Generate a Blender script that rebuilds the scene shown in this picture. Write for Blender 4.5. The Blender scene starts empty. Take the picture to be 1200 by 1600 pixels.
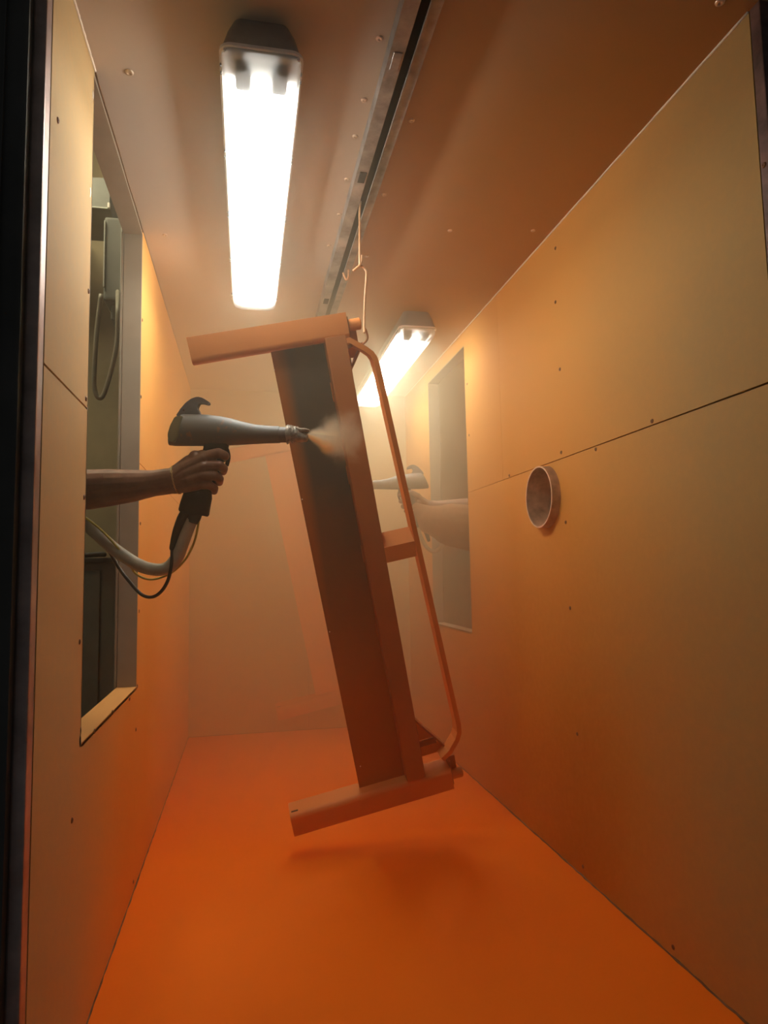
import bpy, bmesh, math, random
from mathutils import Vector, Matrix
random.seed(7)
sc = bpy.context.scene
COL = sc.collection

# ------------------------------------------------------------------ camera
F = 1050.0
H0 = 0.909                                     # camera height above the booth floor
def nrm(v): return Vector(v).normalized()
_Y = nrm((-215, -97, -F))
_U = Vector((-220, 11854, -F)); _U = (_U - _U.dot(_Y) * _Y).normalized()
_X = _Y.cross(_U) * -1
_X = Vector((_Y.y*_U.z-_Y.z*_U.y, _Y.z*_U.x-_Y.x*_U.z, _Y.x*_U.y-_Y.y*_U.x))
RC = Matrix((_X, _Y, _U))                      # camera -> world rotation
CAM = Vector((0, 0, H0))
cam_d = bpy.data.cameras.new('camera'); cam = bpy.data.objects.new('camera', cam_d); COL.objects.link(cam)
cam_d.sensor_fit = 'VERTICAL'; cam_d.sensor_height = 24.0; cam_d.lens = F / 1600 * 24.0
cam_d.clip_start = 0.02
cam.matrix_world = Matrix.Translation(CAM) @ RC.to_4x4()
sc.camera = cam

# ------------------------------------------------------------------ world and exposure
w = bpy.data.worlds.new('world'); sc.world = w; w.use_nodes = True
w.node_tree.nodes['Background'].inputs[0].default_value = (0.9, 0.95, 1.0, 1)
w.node_tree.nodes['Background'].inputs[1].default_value = 0.04
sc.view_settings.view_transform = 'Standard'; sc.view_settings.look = 'None'
sc.view_settings.exposure = 0.0; sc.view_settings.gamma = 1.0; sc.view_settings.use_curve_mapping = False
sc.cycles.use_denoising = True
sc.cycles.volume_bounces = 3; sc.cycles.max_bounces = 8; sc.cycles.diffuse_bounces = 5
sc.cycles.use_adaptive_sampling = True; sc.cycles.adaptive_threshold = 0.03
sc.cycles.transparent_max_bounces = 16
sc.cycles.sample_clamp_indirect = 6.0
sc.cycles.caustics_reflective = False; sc.cycles.caustics_refractive = False
TUBE_POWER = 60.0
TUBE_COL = (1.0, 0.97, 0.88)
# added fill lights, unseen, that brighten the workshop behind the two openings
def area(name, loc, size, power, col, aim):
    l = bpy.data.lights.new(name, 'AREA'); l.shape = 'RECTANGLE'; l.size, l.size_y = size; l.energy = power; l.color = col
    o = bpy.data.objects.new(name, l); COL.objects.link(o); o.location = loc
    o.rotation_euler = (Vector(aim) - Vector(loc)).to_track_quat('-Z', 'Y').to_euler(); return o
area('outside_fill', (-0.95, 2.5, 2.9), (.5, .5), 10.0, (1, .90, .62), (-0.9, 3.3, 1.2))
area('outside_fill', (1.6, 3.2, 2.9), (.5, .5), 14.0, (1, .93, .8), (1.6, 4.0, 1.2))

# ------------------------------------------------------------------ helpers
def ray(px, py): return RC @ Vector((px - 600, -(py - 800), -F))
def atY(px, py, y):
    r = ray(px, py); return CAM + r * (y / r.y)
def atX(px, py, x):
    r = ray(px, py); return CAM + r * (x / r.x)
def atZ(px, py, z):
    r = ray(px, py); return CAM + r * ((z - H0) / r.z)

def node_mat(name):
    m = bpy.data.materials.new(name); m.use_nodes = True
    nt = m.node_tree; b = nt.nodes['Principled BSDF']; return m, nt, b
def noise(nt, scale, detail=4, rough=.6, vec=None, dist=0):
    n = nt.nodes.new('ShaderNodeTexNoise'); n.inputs['Scale'].default_value = scale
    n.inputs['Detail'].default_value = detail; n.inputs['Roughness'].default_value = rough
    n.inputs['Distortion'].default_value = dist
    if vec is not None: nt.links.new(vec, n.inputs['Vector'])
    return n.outputs['Fac']
def ramp(nt, fac, stops):
    r = nt.nodes.new('ShaderNodeValToRGB'); nt.links.new(fac, r.inputs[0])
    e = r.color_ramp.elements
    while len(e) < len(stops): e.new(0.5)
    for k, (p, c) in enumerate(stops):
        e[k].position = p; e[k].color = (c[0], c[1], c[2], 1) if isinstance(c, tuple) else (c, c, c, 1)
    return r.outputs[0]
def mth(nt, op, a, b=None, clamp=False):
    n = nt.nodes.new('ShaderNodeMath'); n.operation = op; n.use_clamp = clamp
    for i, v in enumerate((a, b)):
        if v is None: continue
        if isinstance(v, (int, float)): n.inputs[i].default_value = v
        else: nt.links.new(v, n.inputs[i])
    return n.outputs[0]
def mixc(nt, fac, a, b):
    n = nt.nodes.new('ShaderNodeMix'); n.data_type = 'RGBA'
    for s, v in ((0, fac), (6, a), (7, b)):
        if isinstance(v, (int, float)): n.inputs[s].default_value = v
        elif isinstance(v, tuple): n.inputs[s].default_value = (*v, 1)
        else: nt.links.new(v, n.inputs[s])
    return n.outputs[2]
def maprange(nt, v, a, b, lo=0., hi=1.):
    n = nt.nodes.new('ShaderNodeMapRange'); n.interpolation_type = 'SMOOTHSTEP'
    nt.links.new(v, n.inputs[0]); n.inputs[1].default_value = a; n.inputs[2].default_value = b
    n.inputs[3].default_value = lo; n.inputs[4].default_value = hi; return n.outputs[0]
def pos(nt):
    g = nt.nodes.new('ShaderNodeNewGeometry'); s = nt.nodes.new('ShaderNodeSeparateXYZ')
    nt.links.new(g.outputs['Position'], s.inputs[0]); return g.outputs['Position'], s.outputs
def objpos(nt):
    g = nt.nodes.new('ShaderNodeTexCoord'); s = nt.nodes.new('ShaderNodeSeparateXYZ')
    nt.links.new(g.outputs['Object'], s.inputs[0]); return g.outputs['Object'], s.outputs
def bump(nt, b, h, strength=.2, dist=.002):
    n = nt.nodes.new('ShaderNodeBump'); n.inputs['Strength'].default_value = strength; n.inputs['Distance'].default_value = dist
    nt.links.new(h, n.inputs['Height']); nt.links.new(n.outputs[0], b.inputs['Normal'])

def plain(name, c, rough=.6, metal=0., var=.15, scale=30, spec=.4):
    m, nt, b = node_mat(name)
    v, _ = objpos(nt)
    f = noise(nt, scale, 5, .6, v)
    d = tuple(x * (1 - var) for x in c); l = tuple(min(1, x * (1 + var)) for x in c)
    nt.links.new(ramp(nt, f, [(.3, d), (.7, l)]), b.inputs['Base Color'])
    b.inputs['Roughness'].default_value = rough; b.inputs['Metallic'].default_value = metal
    b.inputs['Specular IOR Level'].default_value = spec
    return m

CREAM = (.60, .47, .32)
def powder(name, clean, dusty, deep, ylo, yhi, zlo=.2, zhi=1.9, rough=.75, bias=0.):
    """board that orange powder has settled on: thin film near the entrance and up high, thick film low down and deeper in; light falloff is in the tones too"""
    m, nt, b = node_mat(name)
    v, p = pos(nt)
    fy = maprange(nt, p[1], ylo, yhi)
    fz = maprange(nt, p[2], zhi, zlo)
    big = noise(nt, 1.7, 3, .5, v)
    fine = noise(nt, 60, 4, .6, v)
    a = mth(nt, 'ADD', mth(nt, 'ADD', fy, mth(nt, 'MULTIPLY', mth(nt, 'SUBTRACT', big, .5), .6)), bias, True)
    c1 = mixc(nt, a, clean, dusty)
    d = mth(nt, 'MULTIPLY', fz, mth(nt, 'ADD', mth(nt, 'MULTIPLY', a, .85), .15), True)
    c2 = mixc(nt, d, c1, deep)
    c3 = mixc(nt, mth(nt, 'MULTIPLY', maprange(nt, fine, .35, .75), .12), c2, dusty)
    nt.links.new(c3, b.inputs['Base Color'])
    b.inputs['Roughness'].default_value = rough; b.inputs['Specular IOR Level'].default_value = .3
    bump(nt, b, fine, .06)
    return m

M = {}
M['board'] = powder('powdered_board', (.46, .29, .105), (.76, .36, .075), (.44, .145, .006), 1.1, 2.1)  # deep tone also darkened for the light falling off low on this wall
M['board_left'] = powder('powdered_board_left', (.58, .39, .18), (.90, .45, .11), (.76, .27, .02), 1.3, 2.1)  # tones raised for the brighter lit left wall
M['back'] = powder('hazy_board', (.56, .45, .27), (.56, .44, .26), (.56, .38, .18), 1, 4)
def ceil_mat():
    # grey board with lamp brightness in its tone; browner powder film, darkened, on the right half
    m, nt, b = node_mat('ceiling_board'); v, p = pos(nt)
    n = noise(nt, 1.5, 3, .5, v); fine = noise(nt, 60, 4, .6, v)
    k = mth(nt, 'ADD', maprange(nt, p[0], .0, .75), mth(nt, 'MULTIPLY', mth(nt, 'SUBTRACT', n, .5), .5), True)
    nt.links.new(mixc(nt, k, (.60, .50, .40), (.46, .25, .09)), b.inputs['Base Color'])
    b.inputs['Roughness'].default_value = .6; b.inputs['Specular IOR Level'].default_value = .4
    bump(nt, b, fine, .05); return m
M['ceil'] = ceil_mat()
M['floor'] = powder('powder_floor', (.97, .20, .001), (.97, .21, .002), (.97, .20, .001), .5, 4)
M['sill'] = powder('sill_board', (.80, .42, .16), (.85, .42, .14), (.8, .4, .12), 1, 2)
M['core'] = plain('dark_core', (.05, .03, .02), .9)
M['jamb'] = plain('dusty_grey_metal', (.35, .27, .19), .55, .1, .12, 6)
M['bead'] = plain('pale_sealant', (.95, .85, .70), .5, 0, .05)
M['bead_dark'] = plain('dusty_joint', (.16, .08, .035), .9, 0, .4, 25)
M['alu'] = plain('aluminium_edge', (.42, .31, .27), .4, .6, .4, 9)
M['redframe'] = plain('powder_stained_steel', (.16, .085, .065), .6, .2, .6, 14)
M['black'] = plain('black_painted_steel', (.07, .066, .056), .6, 0, .3, 6)
M['galv'] = plain('galvanised_steel', (.30, .275, .25), .45, .5, .45, 14)
M['galv_dark'] = plain('dark_rail_slot', (.03, .025, .02), .8)
M['hall'] = plain('workshop_wall', (.42, .34, .20), .8, 0, .2, 2)
M['hall_r'] = plain('workshop_wall_pale', (.36, .24, .14), .8, 0, .2, 2)
M['hallbox'] = plain('grey_enclosure', (.24, .24, .20), .6, 0, .15, 5)
M['white_edge'] = plain('pale_edge_trim', (.6, .6, .5), .5)
M['screw'] = plain('dusty_screw', (.78, .62, .46), .35, .5, .3, 60)
M['screw_o'] = plain('darkened_dusty_screw', (.20, .075, .02), .6, 0, .3, 60)  # orange dust, darkened for the shaded recess round the head
M['screw_dark'] = plain('screw_recess', (.05, .025, .015), .9)
M['house'] = plain('grey_polycarbonate', (.24, .25, .25), .5, 0, .1)
M['white'] = plain('white_enamel', (.88, .88, .86), .4, 0, .03)
M['socket'] = plain('grey_lamp_socket', (.35, .37, .38), .5)
M['skin'] = None
M['gun'] = None
M['gunblack'] = plain('black_rubber_grip', (.022, .017, .014), .55, 0, .3, 60)
M['gunlever'] = plain('blue_grey_plastic', (.13, .125, .13), .45, 0, .2, 30)
M['gunface'] = plain('olive_grey_display', (.24, .21, .11), .5, 0, .1, 20)
M['foil'] = plain('crumpled_tape', (.42, .37, .30), .45, .3, .5, 90)
M['gold'] = plain('gold_chain', (.85, .62, .25), .25, .9, .1)
M['hose'] = plain('translucent_grey_hose', (.44, .40, .29), .4, 0, .12, 40)
M['cable'] = plain('black_cable', (.035, .028, .022), .4)
M['yellow'] = plain('yellow_green_cable', (.55, .45, .08), .4)
M['shirt'] = plain('dark_cotton', (.05, .055, .07), .9)
M['wire'] = plain('powder_coated_wire', (.70, .36, .17), .55, 0, .15, 40)
M['pipe'] = plain('brown_stained_pipe', (.44, .25, .15), .5, .1, .5, 16)
M['rimw'] = plain('pale_pipe_rim', (.75, .52, .36), .5, 0, .25, 30)

def skin_mat():
    m, nt, b = node_mat('brown_skin'); v, p = objpos(nt)
    f = noise(nt, 35, 5, .6, v); g = noise(nt, 300, 3, .6, v)
    c = ramp(nt, f, [(.3, (.17, .072, .035)), (.7, (.26, .12, .06))])
    nt.links.new(c, b.inputs['Base Color']); b.inputs['Roughness'].default_value = .5
    b.inputs['Subsurface Weight'].default_value = .08; b.inputs['Subsurface Radius'].default_value = (.01, .004, .002)
    b.inputs['Subsurface Scale'].default_value = .3
    bump(nt, b, g, .25, .001); return m
M['skin'] = skin_mat()
def gun_mat():
    m, nt, b = node_mat('dark_grey_gun_body'); v, p = objpos(nt)
    f = noise(nt, 28, 5, .6, v)
    s = maprange(nt, f, .58, .66)
    c = mixc(nt, mth(nt, 'MULTIPLY', s, .6), (.15, .135, .115), (.42, .17, .06))
    nt.links.new(c, b.inputs['Base Color']); b.inputs['Roughness'].default_value = .48; b.inputs['Metallic'].default_value = .0
    return m
M['gun'] = gun_mat()
def coat_mat(name, base, steel, mode):
    """powder coat on steel; where the gun has not been yet the bare dark steel shows"""
    m, nt, b = node_mat(name); v, p = objpos(nt)
    f = noise(nt, 5, 4, .55, v); g = noise(nt, 220, 3, .5, v)
    if mode == 'plate':
        # p[0] = along the channel, p[1] = down the post: bare towards the top and beside the post, coated at the outer edge and low down
        a = maprange(nt, p[1], .35, 1.15)
        e = maprange(nt, p[0], PL0 + .055, PL0 + .005)
        k = mth(nt, 'MAXIMUM', a, mth(nt, 'MULTIPLY', e, .85))
        k = mth(nt, 'ADD', k, mth(nt, 'MULTIPLY', mth(nt, 'SUBTRACT', f, .5), .45), True)
    elif mode == 'post':
        k = mth(nt, 'ADD', mth(nt, 'MULTIPLY', f, .5), .5, True)
    else:
        k = mth(nt, 'ADD', mth(nt, 'MULTIPLY', f, .3), .8, True)
    c = mixc(nt, k, steel, base)
    nt.links.new(c, b.inputs['Base Color']); b.inputs['Roughness'].default_value = .6
    b.inputs['Specular IOR Level'].default_value = .35
    bump(nt, b, g, .08); return m

def link(name, me, mat, parent=None, smooth=False):
    o = bpy.data.objects.new(name, me); COL.objects.link(o)
    if mat is not None and not me.materials: me.materials.append(mat)
    if smooth:
        for p in me.polygons: p.use_smooth = True
    if parent is not None: o.parent = parent
    return o
def obj(name, bm, mat, parent=None, smooth=False, autos=False):
    bmesh.ops.recalc_face_normals(bm, faces=bm.faces)
    if autos:
        for f in bm.faces: f.smooth = True
        for e in bm.edges:
            if len(e.link_faces) == 2 and e.calc_face_angle(0) > math.radians(35): e.smooth = False
    me = bpy.data.meshes.new(name); bm.to_mesh(me); bm.free()
    return link(name, me, mat, parent, smooth)
def thing(name, label, cat, loc=(0, 0, 0), group=None):
    o = bpy.data.objects.new(name, None); COL.objects.link(o); o.empty_display_size = .05
    o.location = loc; o['label'] = label; o['category'] = cat
    if group: o['group'] = group
    return o
def tag(o, label, cat, group=None):
    o['label'] = label; o['category'] = cat
    if group: o['group'] = group
    return o
def struct(o, label=None):
    o['kind'] = 'structure'
    if label: o['label'] = label
    return o
def box(bm, lo, hi, bev=0, seg=2):
    lo = Vector(lo); hi = Vector(hi)
    r = bmesh.ops.create_cube(bm, size=1, matrix=Matrix.Translation((lo + hi) / 2) @ Matrix.Diagonal((*(hi - lo), 1)))
    if bev:
        es = list({e for v in r['verts'] for e in v.link_edges})
        bmesh.ops.bevel(bm, geom=es, offset=bev, segments=seg, affect='EDGES', profile=.6)
    return bm
def nb(): return bmesh.new()
def prism(bm, pts, axis, a, b):
    """extrude polygon pts (2D) from a to b along axis; 2D axes are the remaining two in order"""
    def mk(p, t):
        if axis == 0: return (t, p[0], p[1])
        if axis == 1: return (p[0], t, p[1])
        return (p[0], p[1], t)
    v0 = [bm.verts.new(mk(p, a)) for p in pts]; v1 = [bm.verts.new(mk(p, b)) for p in pts]
    n = len(pts)
    bm.faces.new(v0); bm.faces.new(v1[::-1])
    for i in range(n): bm.faces.new((v0[i], v1[i], v1[(i + 1) % n], v0[(i + 1) % n]))
    return bm
def frames(pts):
    """parallel-transport frames along a polyline"""
    P = [Vector(p) for p in pts]; T = []
    for i in range(len(P)):
        a = P[max(i - 1, 0)]; b = P[min(i + 1, len(P) - 1)]; T.append((b - a).normalized())
    n = T[0].orthogonal().normalized(); out = []
    for i in range(len(P)):
        n = (n - n.dot(T[i]) * T[i]).normalized(); out.append((P[i], n, T[i].cross(n)))
    return out
def tube(bm, pts, r, seg=10, caps=True):
    fr = frames(pts); rings = []
    for i, (p, n, b) in enumerate(fr):
        rr = r[i] if isinstance(r, (list, tuple)) else r
        rings.append([bm.verts.new(p + (n * math.cos(t) + b * math.sin(t)) * rr) for t in [2 * math.pi * k / seg for k in range(seg)]])
    for a, b in zip(rings, rings[1:]):
        for k in range(seg): bm.faces.new((a[k], a[(k + 1) % seg], b[(k + 1) % seg], b[k]))
    if caps: bm.faces.new(rings[0][::-1]); bm.faces.new(rings[-1])
    return bm
def spline(pts, n=8):
    """Catmull-Rom through the points"""
    P = [Vector(p) for p in pts]; P = [P[0] * 2 - P[1]] + P + [P[-1] * 2 - P[-2]]; out = []
    for i in range(1, len(P) - 2):
        for k in range(n):
            t = k / n; a, b, c, d = P[i - 1:i + 3]
            out.append(.5 * ((2 * b) + (c - a) * t + (2 * a - 5 * b + 4 * c - d) * t * t + (3 * b - a - 3 * c + d) * t ** 3))
    out.append(P[-2]); return out
def section_loft(bm, secs):
    """secs: list of rings (lists of Vectors, same length); capped"""
    R = [[bm.verts.new(v) for v in s] for s in secs]; n = len(R[0])
    for a, b in zip(R, R[1:]):
        for k in range(n): bm.faces.new((a[k], a[(k + 1) % n], b[(k + 1) % n], b[k]))
    bm.faces.new(R[0][::-1]); bm.faces.new(R[-1]); return bm
def baked(o):
    """apply modifiers"""
    dg = bpy.context.evaluated_depsgraph_get(); me = bpy.data.meshes.new_from_object(o.evaluated_get(dg))
    o.modifiers.clear(); o.data = me; return o

# ------------------------------------------------------------------ booth shell
XL, XR, ZC, YB = -.321, .975, 2.0, 4.02
YL0, YR0 = 1.15, 1.065
PT = .008                                       # board thickness
SEAM = 1.254
SG = .0022
WL = (1.457, 2.145, .579, 1.984)                # left opening  y0 y1 z0 z1
WR = (2.862, 3.482, .632, 1.931)                # right opening
TH = .052
struct(obj('floor', box(nb(), (XL, .95, -.06), (XR, YB, 0)), M['floor']))
ceiling = struct(obj('ceiling', box(nb(), (XL - .06, 1.0, ZC), (XR + .06, YB + .05, ZC + .05)), M['ceil']))
wall_back = obj('wall_back', box(nb(), (XL - .06, YB + PT, 0), (XR + .06, YB + .06, ZC)), M['core']); struct(wall_back)
for x0, x1 in ((XL, .355), (.357, XR)):
    obj('wall_panel', box(nb(), (x0, YB, 0), (x1, YB + PT, ZC)), M['back'], wall_back)

def wall_core(name, x, s, y0, win):
    """hollow booth wall around an opening: dark core, boards are its children"""
    bm = nb(); a, b = x + s * PT, x + s * TH
    lo, hi = min(a, b), max(a, b)
    box(bm, (lo, y0, 0), (hi, win[0], ZC)); box(bm, (lo, win[1], 0), (hi, YB, ZC))
    box(bm, (lo, win[0], 0), (hi, win[1], win[2] - .004)); 
    if ZC - win[3] > .02: box(bm, (lo, win[0], win[3] + .004), (hi, win[1], ZC))
    o = obj(name, bm, M['core']); struct(o); return o
wall_left = wall_core('wall_left', XL, -1, YL0, WL)
wall_right = wall_core('wall_right', XR, 1, YR0, WR)
def board(parent, poly, x, s, mat):
    return obj('wall_panel', prism(nb(), poly, 0, x, x + s * PT), mat, parent)
y0, y1, z0, z1 = WL
board(wall_left, [(YL0, SEAM + SG), (y0, SEAM + SG), (y0, ZC), (YL0, ZC)], XL, -1, M['board_left'])
board(wall_left, [(YL0, 0), (YB, 0), (YB, SEAM - SG), (y1, SEAM - SG), (y1, z0), (y0, z0), (y0, SEAM - SG), (YL0, SEAM - SG)], XL, -1, M['board_left'])
board(wall_left, [(y1, SEAM + SG * .5), (YB, SEAM + SG * .5), (YB, ZC), (y1, ZC)], XL, -1, M['board_left'])
y0, y1, z0, z1 = WR
rp = [board(wall_right, [(YR0, SEAM + SG), (2.439, SEAM + .001), (2.439, ZC), (YR0, ZC)], XR, 1, M['board']),
      board(wall_right, [(2.4405, SEAM + .001), (y0, SEAM + .001), (y0, z1), (y1, z1), (y1, SEAM + .001), (YB, SEAM + .001), (YB, ZC), (2.4405, ZC)], XR, 1, M['board']),
      board(wall_right, [(YR0, 0), (YB, 0), (YB, SEAM - .001), (y1, SEAM - .001), (y1, z0), (y0, z0), (y0, SEAM - .001), (YR0, SEAM - SG)], XR, 1, M['board'])]
# round port cut through the right wall
PC = Vector((XR, 2.062, .909 + .236)); PR = .103
cut_bm = nb(); bmesh.ops.create_cone(cut_bm, cap_ends=True, segments=48, radius1=PR, radius2=PR, depth=.3, matrix=Matrix.Translation(PC) @ Matrix.Rotation(math.pi / 2, 4, 'Y'))
cut = obj('cutter', cut_bm, None)
for o in (rp[0], rp[2], wall_right):
    md = o.modifiers.new('cut', 'BOOLEAN'); md.object = cut; md.solver = 'EXACT'; baked(o)
bpy.data.objects.remove(cut)

# window linings
def window(name, x, s, win, head):
    y0, y1, z0, z1 = win; e = bpy.data.objects.new(name, None); COL.objects.link(e); struct(e)
    a, b = sorted((x, x + s * (TH + .004))); t = .0025
    obj('window_sill', box(nb(), (a, y0, z0 - .006), (b, y1, z0 + t)), M['sill'] if s < 0 else M['jamb'], e)
    obj('window_frame', box(nb(), (a + (.0015 if s < 0 else 0), y1 - t, z0 + t), (b, y1 + .004, z1), .0008, 1), M['jamb'], e)
    obj('window_frame', box(nb(), (a, y0 - .004, z0 + t), (b, y0 + t * .4, z1)), M['jamb'], e)
    obj('window_frame', box(nb(), (a, y0, z1 - .003), (b, y1, z1 + .003)), M['jamb'], e)
    # inner lip of the far jamb (the steel C profile of the frame)
    q = x + s * (TH + .004)
    obj('window_lip', box(nb(), (min(q, q + s * .006), y1 - .006, z0 + t), (max(q, q + s * .006), y1 + .02, z1)), M['jamb'], e)
    return e
window('window_1', XL, -1, WL, True)
window('window_2', XR, 1, WR, True)
# uneven foam edge between ceiling and the header of the left opening
bm = nb(); pts = []
for k in range(29):
    y = 1.457 + (2.145 - 1.457) * k / 28
    pts.append((XL + .002, y, ZC - .005 - .005 * abs(math.sin(y * 11)) * random.uniform(.5, 1)))
tube(bm, pts, .0022, 6)
struct(obj('trim_1', bm, M['bead_dark'], None, True))

# corner beads
def bead(name, a, b, r, mat, wob=0., n=60):
    pts = []
    for k in range(n + 1):
        t = k / n; p = Vector(a).lerp(Vector(b), t)
        p += Vector((random.uniform(-1, 1), 0, random.uniform(-1, 1))) * wob; pts.append(p)
    return struct(obj(name, tube(nb(), pts, r, 6), mat, None, True))
bead('trim_2', (XR - .001, YR0, ZC - .001), (XR - .001, YB, ZC - .001), .0030, M['bead'], .0004)
bead('trim_3', (XL + .001, YL0, ZC - .001), (XL + .001, 1.457, ZC - .001), .0030, M['bead'], .0004)
bead('trim_4', (XR, YR0, .0), (XR, YB, .0), .004, M['bead_dark'], .0016, 110)
bead('trim_5', (XL, YL0, .0), (XL, YB, .0), .003, M['bead_dark'], .001, 110)
bead('trim_6', (XL + .001, 2.15, ZC - .001), (XL + .001, YB, ZC - .001), .0016, M['jamb'], .0003)
bead('trim_7', (XL, YB, .0), (XR, YB, .0), .004, M['bead_dark'], .001, 40)
# entrance frame: metal edge strip and black steel post on the left, powder-stained flange on the right
obj_ = struct(obj('trim_8', box(nb(), (XL - .022, YL0 - .03, -.1), (XL - .001, YL0 + .001, ZC + .2), .003), M['alu']))
bm = nb(); box(bm, (-.95, 1.10, -.3), (XL - .022, 1.16, 2.4)); struct(obj('entrance_post', bm, M['black']))
obj('post_rib', box(nb(), (-.405, 1.092, -.3), (-.399, 1.101, 2.4), .002), M['black'], bpy.data.objects['entrance_post'])
obj('post_rib', box(nb(), (-.377, 1.094, -.3), (-.375, 1.101, 2.4)), M['black'], bpy.data.objects['entrance_post'])
struct(obj('trim_9', box(nb(), (XR + .0, YR0 - .028, -.1), (XR + .022, YR0 - .001, ZC + .2), .003), M['redframe']))
struct(obj('trim_10', box(nb(), (XR + .022, YR0 - .02, -.3), (1.5, YR0 + .03, 2.4)), M['black']))

# screws: dished washer heads on boards and ceiling, each a part of its board
def screw_mesh():
    bm = nb(); rings = []
    prof = [(.0001, .0012), (.0018, .0012), (.0022, .0022), (.0042, .0026), (.0058, .0018), (.0066, 0)]
    for r, h in prof: rings.append([bm.verts.new((r * math.cos(t), r * math.sin(t), h)) for t in [k * math.pi / 5 for k in range(10)]])
    for a, b in zip(rings, rings[1:]):
        for k in range(10): bm.faces.new((a[k], a[(k + 1) % 10], b[(k + 1) % 10], b[k]))
    bm.faces.new(rings[0])
    bmesh.ops.recalc_face_normals(bm, faces=bm.faces)
    me = bpy.data.meshes.new('screw'); bm.to_mesh(me); bm.free()
    for p in me.polygons: p.use_smooth = True
    return me
SM = {k: screw_mesh() for k in ('screw', 'screw_o')}
for k, me in SM.items(): me.materials.append(M[k])
def screw(p, n, parent, kind='screw', s=1.):
    o = bpy.data.objects.new('screw', SM[kind]); COL.objects.link(o); o.parent = parent
    o.matrix_world = Matrix.Translation(p) @ Vector(n).to_track_quat('Z', 'Y').to_matrix().to_4x4() @ Matrix.Scale(s, 4)
for px, py in ((202, 113), (593, 60), (569, 156), (643, 188), (555, 213), (542, 280), (600, 304), (530, 335), (703, 360), (833, 360), (514, 384), (573, 400), (258, 367), (1125, 3)):
    screw(atZ(px, py, ZC), (0, 0, -1), ceiling, s=1.5 if px in (202, 1125) else 1.2)
for px, py in ((868, 388), (868, 472), (875, 577), (1019, 658), (877, 707), (796, 743), (931, 702), (884, 816), (891, 950), (902, 1147), (911, 1354), (1194, 258), (730, 600), (733, 680), (1052, 1480)):
    screw(atX(px, py, XR), (-1, 0, 0), wall_right, 'screw_o', .9)
for px, py in ((138, 455), (134, 623), (131, 777), (124, 1003), (112, 1282), (208, 1378), (147, 1143), (175, 1113), (202, 1092), (214, 1072), (212, 1140), (222, 500), (220, 620), (219, 818), (217, 955), (90, 188)):
    screw(atX(px, py, XL), (1, 0, 0), wall_left, 'screw_o', .85)
# chipped board corners beside the opening
def chip(px, py, parent, r=.006):
    p = atX(px, py, XL); bm = nb()
    bmesh.ops.create_icosphere(bm, subdivisions=2, radius=r, matrix=Matrix.Translation(p) @ Matrix.Diagonal((.25, .6, 1.6, 1)))
    for v in bm.verts: v.co += Vector((0, random.uniform(-1, 1), random.uniform(-1, 1))) * r * .25
    obj('board_chip', bm, M['bead'] if py < 400 else M['core'], parent)
for c in ((145, 148, .007), (141, 300, .007), (126, 1142, .005), (125, 1158, .008)): chip(c[0], c[1], wall_left, c[2])

# ------------------------------------------------------------------ outside the openings
hl = obj('wall_workshop_left', box(nb(), (-2.0, 3.5, -.3), (XL - .06, 3.55, 3.6)), M['hall']); struct(hl)
struct(obj('wall_workshop_side', box(nb(), (-2.05, 1.2, -.3), (-2.0, 3.55, 3.6)), M['hall']))
struct(obj('floor_workshop', box(nb(), (-2.0, 1.2, -.35), (XL - .06, 3.5, -.3)), M['hall']))
struct(obj('ceiling_workshop', box(nb(), (-2.0, 1.2, 3.6), (XL - .06, 3.5, 3.65)), M['hall']))
struct(obj('wall_workshop_right', box(nb(), (XR + .06, 4.6, -.3), (2.6, 4.65, 3.6)), M['hall_r']))
struct(obj('wall_workshop_far', box(nb(), (2.6, 1.2, -.3), (2.65, 4.65, 3.6)), M['hall_r']))
def Y(px, py, y): return atY(px, py, y)
# grey enclosure with pale edge strips
t = thing('control_box', 'grey control box with pale edges seen high through the left opening', 'box')
a = Y(163, 338, 2.75); b = Y(192, 470, 2.75)
obj('enclosure', box(nb(), (a.x, 2.75, b.z), (XL - .075, 3.0, a.z), .012, 3), M['hallbox'], t)
obj('door_edge', box(nb(), (a.x + .001, 2.742, b.z + .05), (a.x + .006, 2.75, a.z - .02), .001), M['white_edge'], t)
obj('corner_edge', box(nb(), (Y(189, 400, 2.75).x, 2.742, b.z + .03), (Y(189, 400, 2.75).x + .004, 2.75, a.z - .02), .001), M['white_edge'], t)
obj('bracket', box(nb(), (a.x + .02, 2.8, b.z - .06), (XL - .09, 2.9, b.z), .008), M['hallbox'], t)
t = thing('ventilation_duct', 'pale curved duct hood above the control box in the left opening', 'duct')
a = Y(128, 282, 2.9); b = Y(171, 326, 2.9)
bm = nb(); pr = [(a.x - .25, b.z), (a.x - .25, a.z - .08)]
for k in range(9):
    q = k / 8; pr.append((a.x - .1 + (b.x - a.x + .1) * q, a.z - .05 + .07 * math.sin(q * 1.9)))
pr.append((b.x, b.z))
prism(bm, pr, 1, 2.9, 3.2); box(bm, (a.x - .2, 3.15, b.z + .02), (a.x - .1, 3.5, b.z + .12)); obj('hood', bm, M['hallbox'], t, False, True)
obj('lower_edge', box(nb(), (a.x - .25, 2.893, b.z - .004), (b.x, 2.9, b.z + .001)), M['white_edge'], t)
obj('hook', box(nb(), (b.x - .006, 2.885, b.z - .004), (b.x + .004, 2.9, b.z + .02), .003), M['bead'], t)
tag(obj('hanging_hose', tube(nb(), spline([Y(158, 460, 2.6), Y(151, 520, 2.6), Y(147, 590, 2.6), Y(149, 612, 2.6), Y(155, 622, 2.6), Y(163, 614, 2.6), Y(176, 570, 2.6), Y(183, 530, 2.6), Y(184, 480, 2.6), Y(184, 455, 2.76)], 8), .0085, 10), M['hose'], None, True),
    'pale hose hanging in a long U below the control box', 'hose')
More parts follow.
